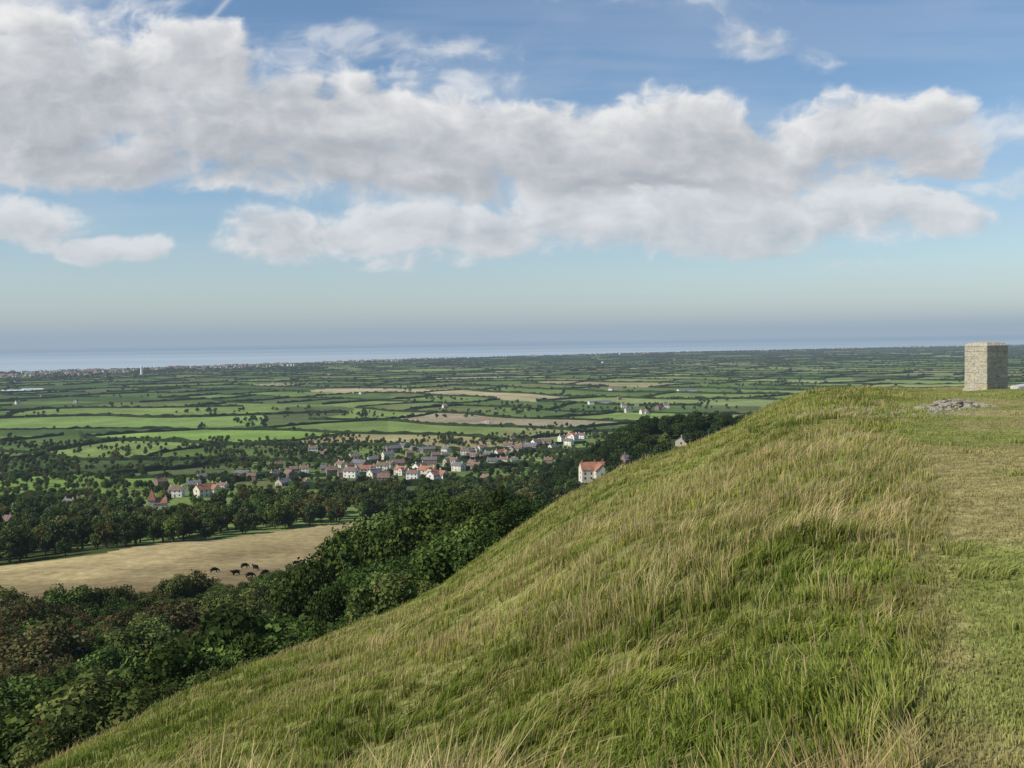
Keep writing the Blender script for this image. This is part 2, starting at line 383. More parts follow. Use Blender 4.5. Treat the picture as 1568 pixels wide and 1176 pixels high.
DG=((.036,.064,.017),(.078,.120,.028))
scrubs=coll('scrub_source',[tree_mesh('scrub_bush',4.2,3.0,4600,.27,24,.1,c,s,True,b) for s,c,b in
   ((1,((.046,.078,.021),(.105,.150,.036)),.0),(2,((.060,.085,.026),(.145,.165,.048)),.01),(3,((.068,.078,.030),(.130,.125,.048)),.07),(4,((.050,.082,.023),(.115,.165,.038)),.0),(5,((.032,.056,.016),(.068,.10,.026)),.0))])
n=3600
k=rng.uniform(-.8,.0,n);y=np.sqrt(rng.uniform(36**2,265**2,n));x=k*y
x,y=thin(x,y,3.6);k=x/y
r=np.hypot(x,y);R=np.interp(np.degrees(np.arctan2(x,y)),fi,Rt);lim=np.interp(k,fk,neaY)
ok=(r>R*1.75+4)&(y<lim-2)
x,y,k=x[ok],y[ok],k[ok]
idx=np.where((fbm(x/12,y/12,2,401)>.60)&(y>90)&(k<-.30),2,np.where(fbm(x/9,y/9,2,402)>.54,1,rng.choice([0,3,4],len(x))))
scat_xy('scrub_thicket',x,y,(rng.uniform(.5,1.0,len(x))+.75*(rng.random(len(x))>.9))*(.75+.7*fbm(x/16,y/16,2,403))*np.where(y<70,.85,1.),5,scrubs,.2,idx)

HW=[tree_mesh('hawthorn_tree',11,5.2,14000,.36,46,.2,((.035,.062,.017),(.080,.118,.027)),s,True,.0) for s in (21,22,23)]
for i,(u,vt,y) in enumerate([(530,808,118),(562,788,116),(604,774,112),(640,758,112),(684,750,112),(728,746,106),(768,740,110),(800,760,104),(650,810,96),(730,815,95),(590,850,92),(515,870,95),(775,800,92),(478,850,112),(545,845,100),(620,870,84),(680,840,84),(560,900,84)]):
    k=(u-784)/1525;x=k*y;z=float(H(x,y));h=(EYE-z-(vt-hv(u))/1525*y)*1.06
    o=link(bpy.data.objects.new('hawthorn_tree',HW[i%3]));s=h/11.
    o.location=(x,y,z-.2);w_=max(s,.75);o.scale=(w_*random.uniform(.75,.95),w_*random.uniform(.75,.95),s);o.rotation_euler=(0,0,random.uniform(0,6))

woods=coll('wood_source',[tree_mesh('deciduous_tree',13,5.4,1500,1.0,28,.5,c,s,True) for s,c in
   ((31,((.046,.080,.022),(.105,.150,.035))),(32,((.060,.095,.026),(.155,.195,.046))),(33,((.034,.060,.019),(.072,.108,.028))),(34,((.085,.082,.027),(.175,.165,.045))),(35,((.042,.064,.024),(.09,.12,.038)))) ])
n=15000
k=rng.uniform(-.75,.16,n);y=np.sqrt(rng.uniform(270**2,1350**2,n));x=k*y
far=np.interp(k,fk,farY,right=430)
patch=fbm(x/48,y/48,2,88)
dens=np.where(y<far+3,0,np.where(y<far+95,1.,np.where(patch>.50,.75,.07)*np.where(y<700,1,.6)))
ok=(rng.random(n)<dens)&((k<-.1)|(y>430))
x,y=thin(x[ok],y[ok],6.4);ok=clear(x,y);x,y=x[ok],y[ok]
scat_xy('woodland',x,y,rng.uniform(.5,1.1,len(x))*np.where(y>600,.58,1),5,woods,.3)
n=1500
x=rng.uniform(20,420,n);y=rng.uniform(470,760,n);x,y=thin(x,y,8);ok=clear(x,y);x,y=x[ok],y[ok]
dw=coll('spur_source',[tree_mesh('beech_tree',14,5.6,1600,.9,26,1,((.024,.044,.014),(.052,.080,.021)),s,True) for s in (41,42,43)])
scat_xy('hillside_wood',x,y,rng.uniform(.75,1.05,len(x)),3,dw,.3)

# ------------------------------------------------------------ hedgerows on the levels
def hedges():
    segs=[]
    pr=np.arange(-11000,13000,9.)
    for si,S in enumerate(SYS):
        Q,W,c0,s0=S['Q'],S['W'],math.cos(S['TH']),math.sin(S['TH'])
        for j in np.arange(-80,90):
            xa=pr*c0-j*Q*s0;ya=pr*s0+j*Q*c0
            pp=pr[(ya>300)&(ya<11000)&(np.abs(xa)<ya*.9+600)]
            if len(pp)>4:
                x,y=unpar(S,pp,np.full_like(pp,j*Q));segs.append((si,x,y,hash2(np.floor(pp/170),np.full_like(pp,j),5)>.09))
            w,o=rowf(S,np.array([j]));w=w[0];o=o[0]
            qs=np.arange(j*Q,(j+1)*Q+.1,Q/20)
            for i in np.arange(int(-11000/w),int(13000/w)):
                p=i*w-o
                x0,y0=p*c0-j*Q*s0,p*s0+j*Q*c0
                if y0<300 or y0>11000 or abs(x0)>y0*.9+500: continue
                x,y=unpar(S,np.full_like(qs,p),qs);segs.append((si,x,y,np.full(len(x),hash2(np.array([i]),np.array([j]),6)[0]>.10)))
    VV=[];FF=[];CC=[];n0=0;tx=[];ty=[]
    for si,x,y,g in segs:
        coast=np.interp(x/np.maximum(y,1),CK,CY)
        ok=g&(y>640)&(np.abs(x)<y*.72)&(y<coast-250)&~((y<820)&(x>0))&(sysmask(x,y)==(si==1))
        if ok.sum()<2: continue
        m=len(x);dx=np.gradient(x);dy=np.gradient(y);L=np.hypot(dx,dy)+1e-6;nx=-dy/L;ny=dx/L
        x=x+rng.normal(0,.9,m);y=y+rng.normal(0,.9,m)
        z=H(x,y);base=hash2(np.array([x[0]//50]),np.array([y[0]//50]),9)[0]
        h=(1.6+2.2*base+3.2*rng.random(m)**2.5)*(1+.10*y/3000);w=1.2+1.6*rng.random(m)
        a=np.stack([x-nx*w,y-ny*w,z-.3],1);d=np.stack([x+nx*w,y+ny*w,z-.3],1)
        b=np.stack([x-nx*w*.8,y-ny*w*.8,z+h*.85],1);c=np.stack([x+nx*w*.7,y+ny*w*.7,z+h],1)
        VV.append(np.stack([a,b,c,d],1).reshape(-1,3))
        i=np.where(ok[:-1]&ok[1:])[0]*4+n0
        for e in range(3): FF.append(np.stack([i+e,i+e+1,i+e+5,i+e+4],1))
        cl=np.array([.030,.050,.018])*(.7+.6*rng.random(m))[:,None]*(.8+.5*base);CC.append(np.repeat(cl,4,0))
        n0+=4*m
        t=ok&(rng.random(m)<(.035+.36*base**4)*(1+.8*(y<2600)));tx.append(x[t]);ty.append(y[t])
    link(bpy.data.objects.new('hedgerow',npmesh('hedgerow',np.vstack(VV),[np.vstack(FF)],np.vstack(CC),[LM])))
    return np.concatenate(tx),np.concatenate(ty)
hx,hy=hedges()
farw=coll('far_source',[tree_mesh('hedgerow_tree',9,4.4,260,1.7,14,.3,c,s,False) for s,c in ((51,DG),(52,((.046,.072,.022),(.095,.13,.034))),(53,((.030,.050,.018),(.060,.085,.028))))])
scat_xy('hedgerow_trees',hx,hy,rng.uniform(.35,1.0,len(hx))**1.2*1.0,3,farw,.3)
n=9000;k=rng.uniform(-.7,.7,n);y=np.exp(rng.uniform(math.log(1000),math.log(5500),n));x=k*y
ok=(fbm(x/160,y/200,3,501)>.65)&clear(x,y);x,y=x[ok],y[ok]
scat_xy('copse_trees',x,y,rng.uniform(.5,1.1,len(x)),3,farw,.3)
n=5200
k=rng.uniform(-.75,.75,n);cy=np.interp(k,CK,CY);depth=rng.uniform(0,1,n)
y=cy-250-depth*np.interp(k,[-.7,-.45,-.2,0,.5],[1100,1000,700,450,350]);x=k*y
ok=(fbm(x/150,y/300,3,14)>.45)&(rng.random(n)<np.interp(k,[-.7,-.1,.1,.7],[1,.9,.6,.45]))
x,y=x[ok],y[ok]
scat_xy('coastal_trees',x,y,rng.uniform(.6,1.3,len(x)),3,farw,.3)

# ------------------------------------------------------------ houses
walls=[plain('render_white',(.74,.72,.67),.8,1),plain('brick_wall',(.27,.18,.135),.9,2),plain('stone_wall',(.40,.36,.29),.9,2),plain('cream_wall',(.64,.58,.47),.8,1)]
roofs=[plain('roof_orange_tile',(.34,.155,.095),.85,.4,.7,1.3),plain('roof_brown_tile',(.20,.13,.10),.85,.4,.7,1.3),plain('roof_slate',(.15,.145,.15),.8,.4,.7,1.3)]
glass=plain('window_glass',(.04,.05,.06),.15,1,spec=.5);wood=plain('door_wood',(.10,.06,.04),.6,2);trim=plain('white_trim',(.75,.75,.73),.6,1)
def house_mesh(name,L,D,h,rh,wm,rm,wing=None,chim=((-.4,),(.4,)),hip=False):
    vs=[];fs=[];mi=[];n=[0]
    def add(v,f,m):
        vs.append(np.array(v,float));
        for a in f: fs.append([b+n[0] for b in a]);mi.append(m)
        n[0]+=len(v)
    def box(x0,x1,y0,y1,z0,z1,m):
        add([(x0,y0,z0),(x1,y0,z0),(x1,y1,z0),(x0,y1,z0),(x0,y0,z1),(x1,y0,z1),(x1,y1,z1),(x0,y1,z1)],[(0,3,2,1),(4,5,6,7),(0,1,5,4),(1,2,6,5),(2,3,7,6),(3,0,4,7)],m)
    def gable(cx,cy,L,D,h,rh,ax):
        def T(x,y,z): return (cx+x,cy+y,z) if ax==0 else (cx-y,cy+x,z)
        l=L/2;d=D/2
        v=[T(-l,-d,-1),T(l,-d,-1),T(l,d,-1),T(-l,d,-1),T(-l,-d,h),T(l,-d,h),T(l,d,h),T(-l,d,h),T(-l,0,h+rh),T(l,0,h+rh)]
        add(v,[(0,1,5,4),(2,3,7,6),(1,2,6,9,5),(3,0,4,8,7)],0)
        e=.35;lo=l+.25;k=rh/d;hr=l-(d*.8 if hip else -.25)
        z0=h-e*k+.05;rt=h+rh+.05;th=.18
        v=[T(-lo,-d-e,z0),T(lo,-d-e,z0),T(lo,d+e,z0),T(-lo,d+e,z0),T(-hr,0,rt),T(hr,0,rt),
           T(-lo,-d-e,z0+th),T(lo,-d-e,z0+th),T(lo,d+e,z0+th),T(-lo,d+e,z0+th),T(-hr,0,rt+th),T(hr,0,rt+th)]
        add(v,[(6,7,11,10),(8,9,10,11),(0,4,5,1),(2,5,4,3),(0,1,7,6),(2,3,9,8),(1,5,11,7),(5,2,8,11),(3,4,10,9),(4,0,6,10)]+([(7,8,11),(9,6,10)] if hip else []),1)
        nw=max(2,int(L/3))
        fl=[.95]+([3.5] if h>4.5 else [])
        for s in (-1,1):
            for i in range(nw):
                x=-l+L*(i+.5)/nw
                for f in fl:
                    dr=(f==.95 and i==nw//2)
                    a=.5;zb,zt=(0,2.05) if dr else (f,f+1.25)
                    yy=s*(d+.03)
                    q=[T(x-a-.1,yy,zb-.08),T(x+a+.1,yy,zb-.08),T(x+a+.1,yy,zt+.1),T(x-a-.1,yy,zt+.1)]
                    q2=[T(x-a,yy+s*.03,zb),T(x+a,yy+s*.03,zb),T(x+a,yy+s*.03,zt),T(x-a,yy+s*.03,zt)]
                    add(q,[(0,1,2,3)],4);add(q2,[(0,1,2,3)],3 if dr else 2)
            for f in fl:
                xx=s*(l+.03);q=[T(xx,-.6,f),T(xx,.6,f),T(xx,.6,f+1.2),T(xx,-.6,f+1.2)];add(q,[(0,1,2,3)],2)
    gable(0,0,L,D,h,rh,0)
    if wing: gable(*wing)
    for c in chim:
        x=c[0]*L;box(x-.45,x+.45,-.35,.35,h+rh*.4,h+rh+1.2,0 if len(c)<2 else 5);box(x-.52,x+.52,-.42,.42,h+rh+1.2,h+rh+1.35,1)
        for s in (-.2,.2): box(x+s-.1,x+s+.1,-.1,.1,h+rh+1.35,h+rh+1.7,1)
    me=bpy.data.meshes.new(name);me.from_pydata(np.vstack(vs).tolist(),[],fs)
    for m_ in (wm,rm,glass,wood,trim,walls[1]): me.materials.append(m_)
    me.polygons.foreach_set('material_index',mi);me.update();return me
HM=[]
for i,(L,D,h,rh,w,rf,wg) in enumerate([(10,7,5,2.6,0,1,None),(12,7,5,2.6,0,0,(3,-4,5,6,5,2.4,1)),(9,7,5,2.6,1,1,None),(14,7.5,5.2,2.8,2,1,(-4,-4.5,6,6,5,2.4,1)),(10,8,2.8,2.4,3,1,None),(11,7,5,2.6,3,2,None),(16,7,5,2.6,1,2,None),(9,8,2.8,2.4,2,2,None),(13,7,5,2.8,3,0,(4,-4,5,5,5,2.2,1))]):
    HM.append(house_mesh(['white_house','white_house','brick_house','stone_house','bungalow','cream_house','brick_terrace','bungalow','cream_house'][i],L,D,h,rh,walls[w],roofs[rf],wg))
def put(me,x,y,rot=None,s=1,name=None):
    o=link(bpy.data.objects.new(name or me.name,me))
    o.location=(x,y,float(H(x,y))+.2);o.rotation_euler=(0,0,random.uniform(-.9,.9) if rot is None else rot);o.scale=(s,s,s);return o
for (u,v,t),(x,y) in zip(spots,HP): put(HM[t],x,y,s=random.uniform(.88,1.12))
for i in range(34):
    u=random.gauss(690,190);v=710-.07*(u-690)+random.gauss(0,17)
    put(HM[random.choice([0,2,7,4,0,6,7,5,2,5,3])],*sight(u,v),s=random.uniform(.75,.95))
me=house_mesh('manor_house',14,9,6.3,3.6,walls[3],roofs[0],(3.2,-6,8,7,6.1,3.4,1),((-.42,5),(.1,5),(.42,5)))
put(me,*MAN,.15,1.0,'manor_house')
def turret():
    me=house_mesh('turret',7,6,4,2.6,walls[3],roofs[0],None,((.4,),))
    v=[(-2,-2,0),(2,-2,0),(2,2,0),(-2,2,0),(-2,-2,6),(2,-2,6),(2,2,6),(-2,2,6),(-2.4,-2.4,5.9),(2.4,-2.4,5.9),(2.4,2.4,5.9),(-2.4,2.4,5.9),(0,0,12)]
    bm=bmesh.new();bm.from_mesh(me);vv=[bm.verts.new((a-4.5,b-1,c)) for a,b,c in v]
    for f,m_ in [((0,1,5,4),0),((1,2,6,5),0),((2,3,7,6),0),((3,0,4,7),0),((8,9,12),1),((9,10,12),1),((10,11,12),1),((11,8,12),1),((11,10,9,8),1)]:
        q=bm.faces.new([vv[i] for i in f]);q.material_index=m_
    bm.to_mesh(me);bm.free();return me
put(turret(),*TUR,.2,1.0,'turret_house')
n=1500
k=np.concatenate([rng.uniform(-.75,-.05,1000),rng.uniform(-.05,.7,320),rng.normal(.42,.05,90),rng.normal(.50,.04,90)]);cy=np.interp(k,CK,CY)
y=cy-280-rng.random(n)*np.interp(k,[-.7,-.45,-.2,0,.5],[1000,900,600,350,300]);x=k*y
ok=fbm(x/260,y/260,2,19)>.45;x,y=x[ok],y[ok];nn=len(x)
hc=coll('town_source',HM)
rot=np.zeros((nn,3));rot[:,2]=rng.uniform(-1.5,1.5,nn);s=rng.uniform(.9,1.5,nn)
scatter('coastal_town',np.stack([x,y,H(x,y)],1),rot,np.stack([s*1.3,s,s],1),rng.integers(0,len(HM),nn),hc)
n=24;k=rng.uniform(-.6,.6,n);y=rng.uniform(1700,6500,n);x=k*y;rot=np.zeros((n,3));rot[:,2]=rng.uniform(-1.5,1.5,n);s=rng.uniform(.8,1.2,n)
scatter('distant_farms',np.stack([x,y,H(x,y)],1),rot,np.stack([s,s,s],1),rng.integers(0,len(HM),n),hc)
shed=house_mesh('farm_shed',45,16,4.5,2.5,walls[0],roofs[2],None,())
gh=house_mesh('greenhouse',60,22,3.5,2,trim,trim,None,())
for u,v in ((918,619),(1052,600)): put(shed,*sight(u,v),.15)
for u,v in ((20,600),(50,598)): put(gh,*sight(u,v),.1)
def lathe(prof,n=20):
    v=[];f=[]
    for r,z in prof:
        for i in range(n): v.append((r*math.cos(i*2*math.pi/n),r*math.sin(i*2*math.pi/n),z))
    for j in range(len(prof)-1):
        for i in range(n): f.append((j*n+i,j*n+(i+1)%n,(j+1)*n+(i+1)%n,(j+1)*n+i))
    return v,f
v,f=lathe([(6,0),(5.2,15),(4.6,31),(5.8,31.3),(5.8,32.5),(3.6,32.6),(3.6,37),(4.2,37.1),(.6,41.5),(.2,43)])
me=bpy.data.meshes.new('lighthouse');me.from_pydata(v,[],f);me.materials.append(trim)
o=put(me,*sight(217,574),0,1.0)

# ------------------------------------------------------------ cattle
hide=plain('black_hide',(.012,.011,.010),.8,4,spec=.1)
def cow(graze):
    P=[(0,0,.98,.46),(-.45,0,1.0,.44),(-.82,0,1.06,.36),(.4,0,.98,.45),(.74,0,1.05,.36)]
    E=[(0,1),(1,2),(0,3),(3,4)]
    if graze: hd=[(1.05,0,.85,.22),(1.25,0,.5,.17),(1.36,0,.3,.15),(1.46,0,.1,.10)]
    else: hd=[(1.05,0,1.2,.23),(1.28,0,1.36,.18),(1.46,0,1.32,.15),(1.68,0,1.18,.10)]
    b=len(P);P+=hd;E+=[(4,b),(b,b+1),(b+1,b+2),(b+2,b+3)]
    hz=hd[1]
    for s in (-1,1):
        i=len(P);P.append((hz[0]-.02,s*.27,hz[2]+.04,.05));E.append((b+1,i))
        i=len(P);P+=[(.62,s*.24,.68,.17),(.62,s*.24,.38,.10),(.64,s*.24,.05,.085)];E+=[(4,i),(i,i+1),(i+1,i+2)]
        i=len(P);P+=[(-.66,s*.24,.7,.22),(-.92,s*.24,.45,.11),(-.88,s*.24,.05,.085)];E+=[(2,i),(i,i+1),(i+1,i+2)]
    i=len(P);P+=[(-1.16,0,1.05,.05),(-1.22,0,.7,.04),(-1.2,0,.4,.06)];E+=[(2,i),(i,i+1),(i+1,i+2)]
    me=bpy.data.meshes.new('cow');me.from_pydata([p[:3] for p in P],E,[]);ob=bpy.data.objects.new('cowtmp',me);scene.collection.objects.link(ob)
    ob.modifiers.new('s','SKIN');
    for q,p_ in enumerate(P): me.skin_vertices[0].data[q].radius=(p_[3],p_[3]*.95);me.skin_vertices[0].data[q].use_root=(q==0)
    sb=ob.modifiers.new('sub','SUBSURF');sb.levels=1;sb.render_levels=1
    dg=bpy.context.evaluated_depsgraph_get();m2=bpy.data.meshes.new_from_object(ob.evaluated_get(dg));m2.name='cow'
    bpy.data.objects.remove(ob);m2.materials.clear();m2.materials.append(hide);return m2
cows=[cow(False),cow(True)]
for u,v,r,t in ((320,880,.5,1),(353,884,3.8,0),(367,873,.7,1),(384,876,2.5,0),(375,888,.4,1),(398,884,3.9,1),(447,869,.2,0)):
    x,y=sight(u,v);o=link(bpy.data.objects.new('cow',cows[t]));o.location=(x,y,float(H(x,y)));o.rotation_euler=(0,0,r);o.scale=(1.1,1.1,1.1)

# ------------------------------------------------------------ monument
def stone_material(name,a,bc,lich,lf=1.0):
    m,nt,out=newmat(name);p=N(nt,'ShaderNodeBsdfPrincipled');tc=N(nt,'ShaderNodeTexCoord')
    mm=N(nt,'ShaderNodeMix',data_type='RGBA');mm.inputs[6].default_value=(*a,1);mm.inputs[7].default_value=(*bc,1)
    nt.links.new(noise(nt,4,6,tc.outputs['Object'],0,1),mm.inputs[0])
    m3=N(nt,'ShaderNodeMix',data_type='RGBA');nt.links.new(mm.outputs[2],m3.inputs[6]);m3.inputs[7].default_value=(*lich,1)
    nt.links.new(noise(nt,2.6,7,tc.outputs['Object'],-1.1,lf,.7),m3.inputs[0])
    c=mul(nt,m3.outputs[2],noise(nt,16,5,tc.outputs['Object'],.55,1.3,.7));nt.links.new(c,p.inputs['Base Color']);p.inputs['Roughness'].default_value=.9
    b=N(nt,'ShaderNodeBump');b.inputs['Strength'].default_value=.9;b.inputs['Distance'].default_value=.04
    nt.links.new(noise(nt,12,6,tc.outputs['Object'],0,1,.65),b.inputs['Height']);nt.links.new(b.outputs[0],p.inputs['Normal'])
    nt.links.new(p.outputs[0],out.inputs[0]);return m
SM=stone_material('limestone',(.56,.51,.40),(.38,.35,.29),(.50,.42,.18),1.0);MO=plain('mortar',(.42,.38,.30),.95,9)
RS=stone_material('rubble_stone',(.46,.41,.31),(.28,.25,.19),(.24,.24,.12),.9)
def blockmesh(name,boxes,mat,bev=.02,jit=.008):
    bm=bmesh.new()
    for (x0,x1,y0,y1,z0,z1) in boxes:
        r_=bmesh.ops.create_cube(bm,size=1);vs=r_['verts']
        for v in vs:
            v.co=Vector(((x0+x1)/2+v.co.x*(x1-x0)+random.uniform(-jit,jit),(y0+y1)/2+v.co.y*(y1-y0)+random.uniform(-jit,jit),(z0+z1)/2+v.co.z*(z1-z0)))
    bmesh.ops.bevel(bm,geom=bm.edges[:],offset=bev,segments=2,affect='EDGES')
    me=bpy.data.meshes.new(name);bm.to_mesh(me);bm.free();me.materials.append(mat);return me
mx,my=18.2,38.2;mz=float(H(mx,my))
mon=link(bpy.data.objects.new('stone_monument',None));mon.location=(mx,my,mz-.05);mon.rotation_euler=(0,0,math.radians(-25-43));mon.scale=(1,1,.93)
S=.535;boxes=[];nc=8;ch=1.74/nc
for c in range(nc):
    z0=.12+c*ch;z1=z0+ch-.005;nb=random.choice([2,3,3]);cuts=sorted([-S]+[(-S+2*S*(i+1)/nb)+random.uniform(-.07,.07) for i in range(nb-1)]+[S])
    for i in range(nb):
        a0,a1=cuts[i]+.0025,cuts[i+1]-.0025
        if c%2: boxes.append((a0,a1,-S,-.02,z0,z1));boxes.append((a0,a1,.02,S,z0,z1))
        else: boxes.append((-S,-.02,a0,a1,z0,z1));boxes.append((.02,S,a0,a1,z0,z1))
link(bpy.data.objects.new('shaft',blockmesh('shaft',boxes,SM,.012,.008)),mon)
link(bpy.data.objects.new('mortar_core',blockmesh('mortar_core',[(-S+.012,S-.012,-S+.012,S-.012,0,1.87)],MO,.005,0)),mon)
link(bpy.data.objects.new('plinth',blockmesh('plinth',[(-S-.05,S+.05,-S-.05,S+.05,-.4,.12)],SM,.03,.01)),mon)
v=[];T_=[(S+.004,1.86),(S+.002,1.90),(S-.11,2.0),(S-.2,2.03),(.1,2.05)]
for s_,z in T_: v+=[(-s_,-s_,z),(s_,-s_,z),(s_,s_,z),(-s_,s_,z)]
f=[(3,2,1,0),(16,17,18,19)]
for j in range(4):
    for i in range(4): f.append((j*4+i,j*4+(i+1)%4,j*4+4+(i+1)%4,j*4+4+i))
me=bpy.data.meshes.new('cap');me.from_pydata(v,[],f);me.materials.append(SM);link(bpy.data.objects.new('cap',me),mon)

def rocks(name,lst):
    bm=bmesh.new()
    for (x,y,z,s) in lst:
        r_=bmesh.ops.create_icosphere(bm,subdivisions=2,radius=s);M=Matrix.Rotation(random.uniform(0,6),3,'Z')@Matrix.Rotation(random.uniform(-.5,.5),3,'X')
        sc=Vector((random.uniform(.9,1.5),random.uniform(.7,1.1),random.uniform(.45,.75)));ph=random.uniform(0,50)
        for v in r_['verts']:
            c=v.co.copy();q=c/s;mag=1+.22*math.sin(q.x*3+ph)*math.cos(q.y*3.3+ph)+random.uniform(-.06,.06)
            c=Vector([max(-s*.75,min(s*.75,a)) for a in c*mag]);c=Vector((c.x*sc.x,c.y*sc.y,c.z*sc.z));c=M@c;v.co=c+Vector((x,y,z))
    me=bpy.data.meshes.new(name);bm.to_mesh(me);bm.free();me.materials.append(RS);return link(bpy.data.objects.new(name,me))
lst=[]
for i in range(120):
    a=random.gauss(0,.45);bb=random.gauss(0,.6);big_=random.random()<.15
    x=11.2+a+.25*bb;y=25.3+bb;s=random.uniform(.12,.20) if big_ else random.uniform(.03,.10);hh=.22*math.exp(-(a/.55)**2-(bb/.6)**2)
    lst.append((x,y,float(H(x,y))+hh*random.uniform(.2,1)-(.04 if big_ else 0),s))
rocks('rubble_cairn',lst)
lst=[]
for i in range(60):
    x=9.4+random.gauss(0,.9);y=24+random.gauss(0,1.0);lst.append((x,y,float(H(x,y)),random.uniform(.02,.06)))
rocks('path_stones',lst)
me=blockmesh('stone_slab',[(-.32,.32,-.22,.22,-.1,.13)],plain('pale_slab',(.50,.49,.46),.7,5),.03,.02)
o=link(bpy.data.objects.new('stone_slab',me));o.location=(18.95,37.0,float(H(18.95,37.0)));o.rotation_euler=(.05,-.1,.3)

# ------------------------------------------------------------ clouds (sky)
nc_,nr_=1400,470
kk=np.linspace(-.86,.86,nc_);ee=np.linspace(-.004,.46,nr_)
K,E_=np.meshgrid(kk,ee);U=784+1525*K;V_=hv(U)-1525*E_
wxn=(fbm(U/150,V_/100,5,201)-.5)*90;wyn=(fbm(U/150,V_/100,5,205)-.5)*55
Uw=U+wxn;Vw=V_+wyn
def layer(BL,seed,soft=1.0,out=False,ext=.055):
    M=np.full(U.shape,-1.)
    for cx,cy,rx,ry,s in BL:
        rho=((Uw-cx)/(rx*1.15))**2+((Vw-cy)/(ry*1.15))**2
        M=np.maximum(M,s*(1-rho)-(1-s)*.15)
    if out:
        o_=np.maximum(sstep(1650,1800,U),sstep(-150,-300,U))*sstep(70,110,-V_+hv(U))
        M=np.maximum(M,o_*(fbm(U/300,V_/110,3,210)*2-.75)-(1-o_))
    bil=0;a_=1;t_=0
    for i in range(6):
        n_=vn(Uw/85*2**i+i*7.7,Vw/58*2**i+i*3.1,seed+i);bil=bil+a_*np.abs(2*n_-1);t_+=a_;a_*=.55
    bil=1-bil/t_
    f2=fbm(Uw/70,Vw/40,6,seed+20,.55)
    big=fbm(Uw/190,Vw/75,3,seed+40)
    dens=M*1.25+(bil-.62)*.9+(f2-.5)*1.5
    D=sstep(-.3*soft,1.05*soft,dens)
    # optical depth towards the sun; thin parts between the billows let light through
    T=np.zeros(nc_);LT=np.zeros_like(D);loc=D*(.35+1.3*sstep(.40,.62,f2*.5+bil*.1+big*.45))
    for rI in range(nr_-1,-1,-1):
        T=np.roll(T,1)*.96+loc[rI];LT[rI]=T
    lt=np.exp(-LT*ext)
    shade=np.clip(.06+.97*lt+((bil-.62)*.8+(f2-.5)*.9+(big-.5)*.9)*(.55+.45*lt)+.12,0,1)
    return sstep(.04,.8,D)*.98,shade,D
LA=[(230,130,205,85,1),(335,105,95,58,1),(90,170,190,100,1),(60,70,190,70,.75),(470,175,210,74,1),(120,240,300,45,.8),(-150,190,220,120,.9),(330,195,250,75,.9),
(650,215,240,62,1),(600,270,320,38,.85),(860,225,200,62,1),(1050,210,150,64,1),(1000,265,340,42,.9),(1200,245,220,48,.9),
(1340,205,145,58,1),(1425,180,65,38,.9),(1240,198,90,38,.8),(1440,240,80,40,.9)]
LB=[(430,365,100,45,.95),(600,355,145,44,.95),(640,400,90,16,.6),(760,350,140,48,.9),(900,342,170,52,1),(1100,338,230,54,1),(1300,325,200,52,.95),(1430,335,95,36,.85),(1000,300,420,34,.6),
(50,338,85,36,.9),(145,378,50,24,.9),(212,382,48,22,.85),(1330,408,70,8,.35)]
LC=[(1145,62,72,34,.78),(1255,94,56,21,.62),(1050,12,150,14,.3),(540,90,220,40,.5),(720,128,110,24,.5),(1540,210,130,36,.5),(1540,290,80,14,.45),(60,20,230,50,.65)]
A_=np.zeros_like(U);col=np.zeros(U.shape+(3,))
def over(c,a):
    global A_,col
    na_=a+A_*(1-a);col=(c*a[...,None]+col*(A_*(1-a))[...,None])/np.maximum(na_,1e-4)[...,None];A_=na_
hz=np.array([.55,.60,.66])
veil=sstep(.45,.8,fbm(Uw/260,Vw/110,5,260))*.14*sstep(40,160,hv(U)-V_)
low=.14*sstep(.35,.75,fbm(U/420,V_/36,4,262))*sstep(10,60,hv(U)-V_)
over(np.broadcast_to(np.array([.62,.67,.74]),col.shape),1-(1-veil)*(1-low))
grey=np.array([.30,.325,.375]);wht=np.array([.90,.89,.88])
a,sh,D=layer(LC,310,1.6);c=grey+(wht-grey)*np.clip(sh*.9+.2,0,1)[...,None];over(c,a*.7)
a,sh,D=layer(LB,330,1.2,False,.036);c=grey+(wht-grey)*np.clip(sh*.94+.07,0,1)[...,None];c=c*.88+hz*.12;over(c,a*.92)
a,sh,D=layer(LA,350,1.05,True,.053);c=grey+(wht-grey)*sh[...,None]
c=c+(np.array([.66,.70,.75])-c)*((1-D)*.4)[...,None];over(c,a)
tr=np.abs((U-322)*55-(55-V_)*50)/74.3
con=.45*np.exp(-(tr/4.0)**2)*(1-sstep(44,60,V_))*sstep(-200,-60,V_)
over(np.broadcast_to(np.array([.75,.77,.80]),col.shape),con)
A_=A_*(1-sstep(.78,.86,np.abs(K)))*(1-sstep(.40,.46,E_))
RD=60000.
dirv=np.stack([K,np.ones_like(K),E_],-1);dirv/=np.linalg.norm(dirv,axis=-1,keepdims=True)
P=(dirv*RD).reshape(-1,3)+np.array([0,0,EYE])
c4=np.concatenate([col,A_[...,None]],-1).reshape(-1,4)
ii=np.arange(nr_-1)[:,None]*nc_;jj=np.arange(nc_-1)[None,:]
F=np.stack([(ii+jj).ravel(),(ii+jj+1).ravel(),(ii+nc_+jj+1).ravel(),(ii+nc_+jj).ravel()],1)
m,nt,out=newmat('cloud_mat');a=N(nt,'ShaderNodeAttribute',attribute_name='Col');e=N(nt,'ShaderNodeEmission');t=N(nt,'ShaderNodeBsdfTransparent');mx_=N(nt,'ShaderNodeMixShader')
nt.links.new(a.outputs['Color'],e.inputs[0]);nt.links.new(a.outputs['Alpha'],mx_.inputs[0]);nt.links.new(t.outputs[0],mx_.inputs[1]);nt.links.new(e.outputs[0],mx_.inputs[2]);nt.links.new(mx_.outputs[0],out.inputs[0])
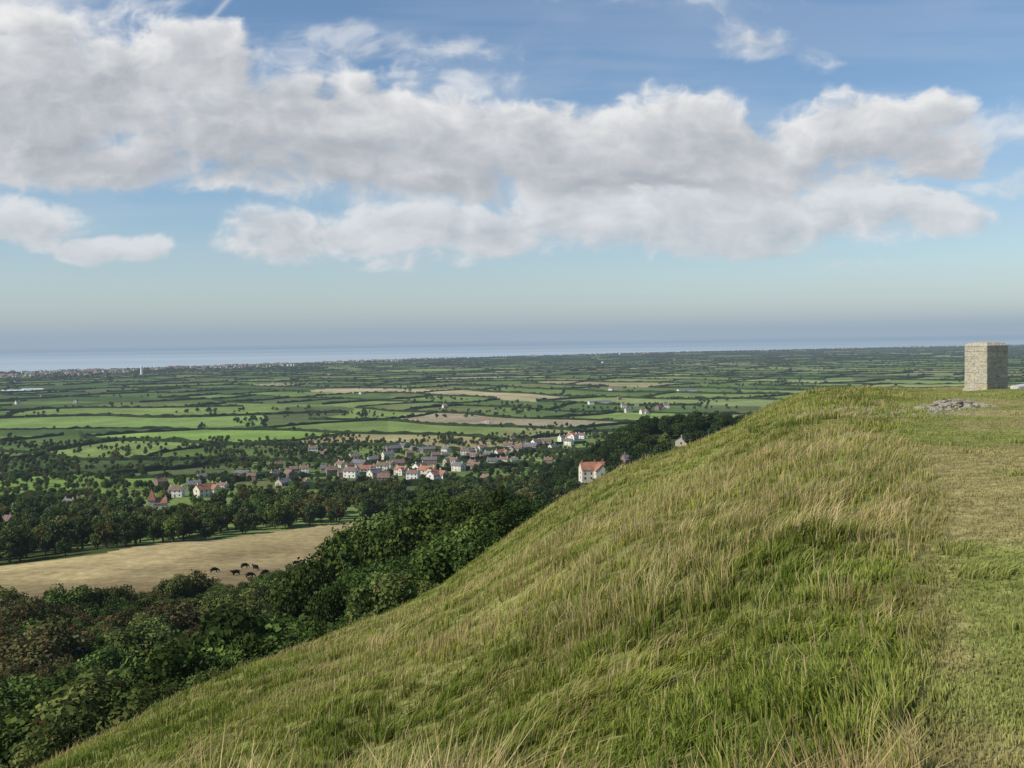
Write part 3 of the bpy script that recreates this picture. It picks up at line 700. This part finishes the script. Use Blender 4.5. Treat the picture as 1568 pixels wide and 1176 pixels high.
m.cycles.emission_sampling='NONE'
link(bpy.data.objects.new('sky_clouds',npmesh('sky_clouds',P,F,c4,[m])))

# ------------------------------------------------------------ haze: thin layer of air over the land and sea
m,nt,out=newmat('haze_mat');ab=N(nt,'ShaderNodeVolumeAbsorption');ev=N(nt,'ShaderNodeEmission');ad=N(nt,'ShaderNodeAddShader')
SG=1/20000.
ab.inputs[0].default_value=(0,0,0,1);ab.inputs[1].default_value=SG
ev.inputs[0].default_value=(.33,.42,.515,1);ev.inputs[1].default_value=SG
nt.links.new(ab.outputs[0],ad.inputs[0]);nt.links.new(ev.outputs[0],ad.inputs[1]);nt.links.new(ad.outputs[0],out.inputs['Volume'])
b_=95000;z0,z1=-200,750
v=[(-b_,-b_,z0),(b_,-b_,z0),(b_,b_,z0),(-b_,b_,z0),(-b_,-b_,z1),(b_,-b_,z1),(b_,b_,z1),(-b_,b_,z1)]
me=bpy.data.meshes.new('atmospheric_haze');me.from_pydata(v,[],[(0,3,2,1),(4,5,6,7),(0,1,5,4),(1,2,6,5),(2,3,7,6),(3,0,4,7)]);me.materials.append(m)
link(bpy.data.objects.new('atmospheric_haze',me))

# ------------------------------------------------------------ light
SAZ,SEL=math.radians(-112),math.radians(38)
w=bpy.data.worlds.new('World');scene.world=w;w.use_nodes=True;nt=w.node_tree;bg=nt.nodes['Background']
sk=nt.nodes.new('ShaderNodeTexSky');sk.sky_type='NISHITA';sk.sun_disc=False;sk.sun_elevation=SEL;sk.sun_rotation=SAZ%(2*math.pi);sk.altitude=100;sk.air_density=1;sk.dust_density=.3;sk.ozone_density=2.5
hs=nt.nodes.new('ShaderNodeHueSaturation');hs.inputs['Saturation'].default_value=1.12
nt.links.new(sk.outputs[0],hs.inputs['Color']);nt.links.new(hs.outputs[0],bg.inputs[0]);bg.inputs[1].default_value=.12
sun=bpy.data.lights.new('sun','SUN');sun.energy=5.0;sun.angle=math.radians(.5);sun.color=(1,.94,.83)
so=link(bpy.data.objects.new('sun',sun));S_=Vector((math.sin(SAZ)*math.cos(SEL),math.cos(SAZ)*math.cos(SEL),math.sin(SEL)))
so.rotation_euler=S_.to_track_quat('Z','Y').to_euler();so.location=(-50,-20,200)
# ------------------------------------------------------------ camera
cam=bpy.data.cameras.new('camera');cam.sensor_width=36;cam.lens=36*1525/1568;cam.clip_start=.1;cam.clip_end=250000
c_=link(bpy.data.objects.new('camera',cam));c_.location=(0,0,EYE)
c_.rotation_euler=(Matrix.Rotation(math.radians(90-2.59),4,'X')@Matrix.Rotation(math.radians(-.8),4,'Z')).to_euler()
scene.camera=c_
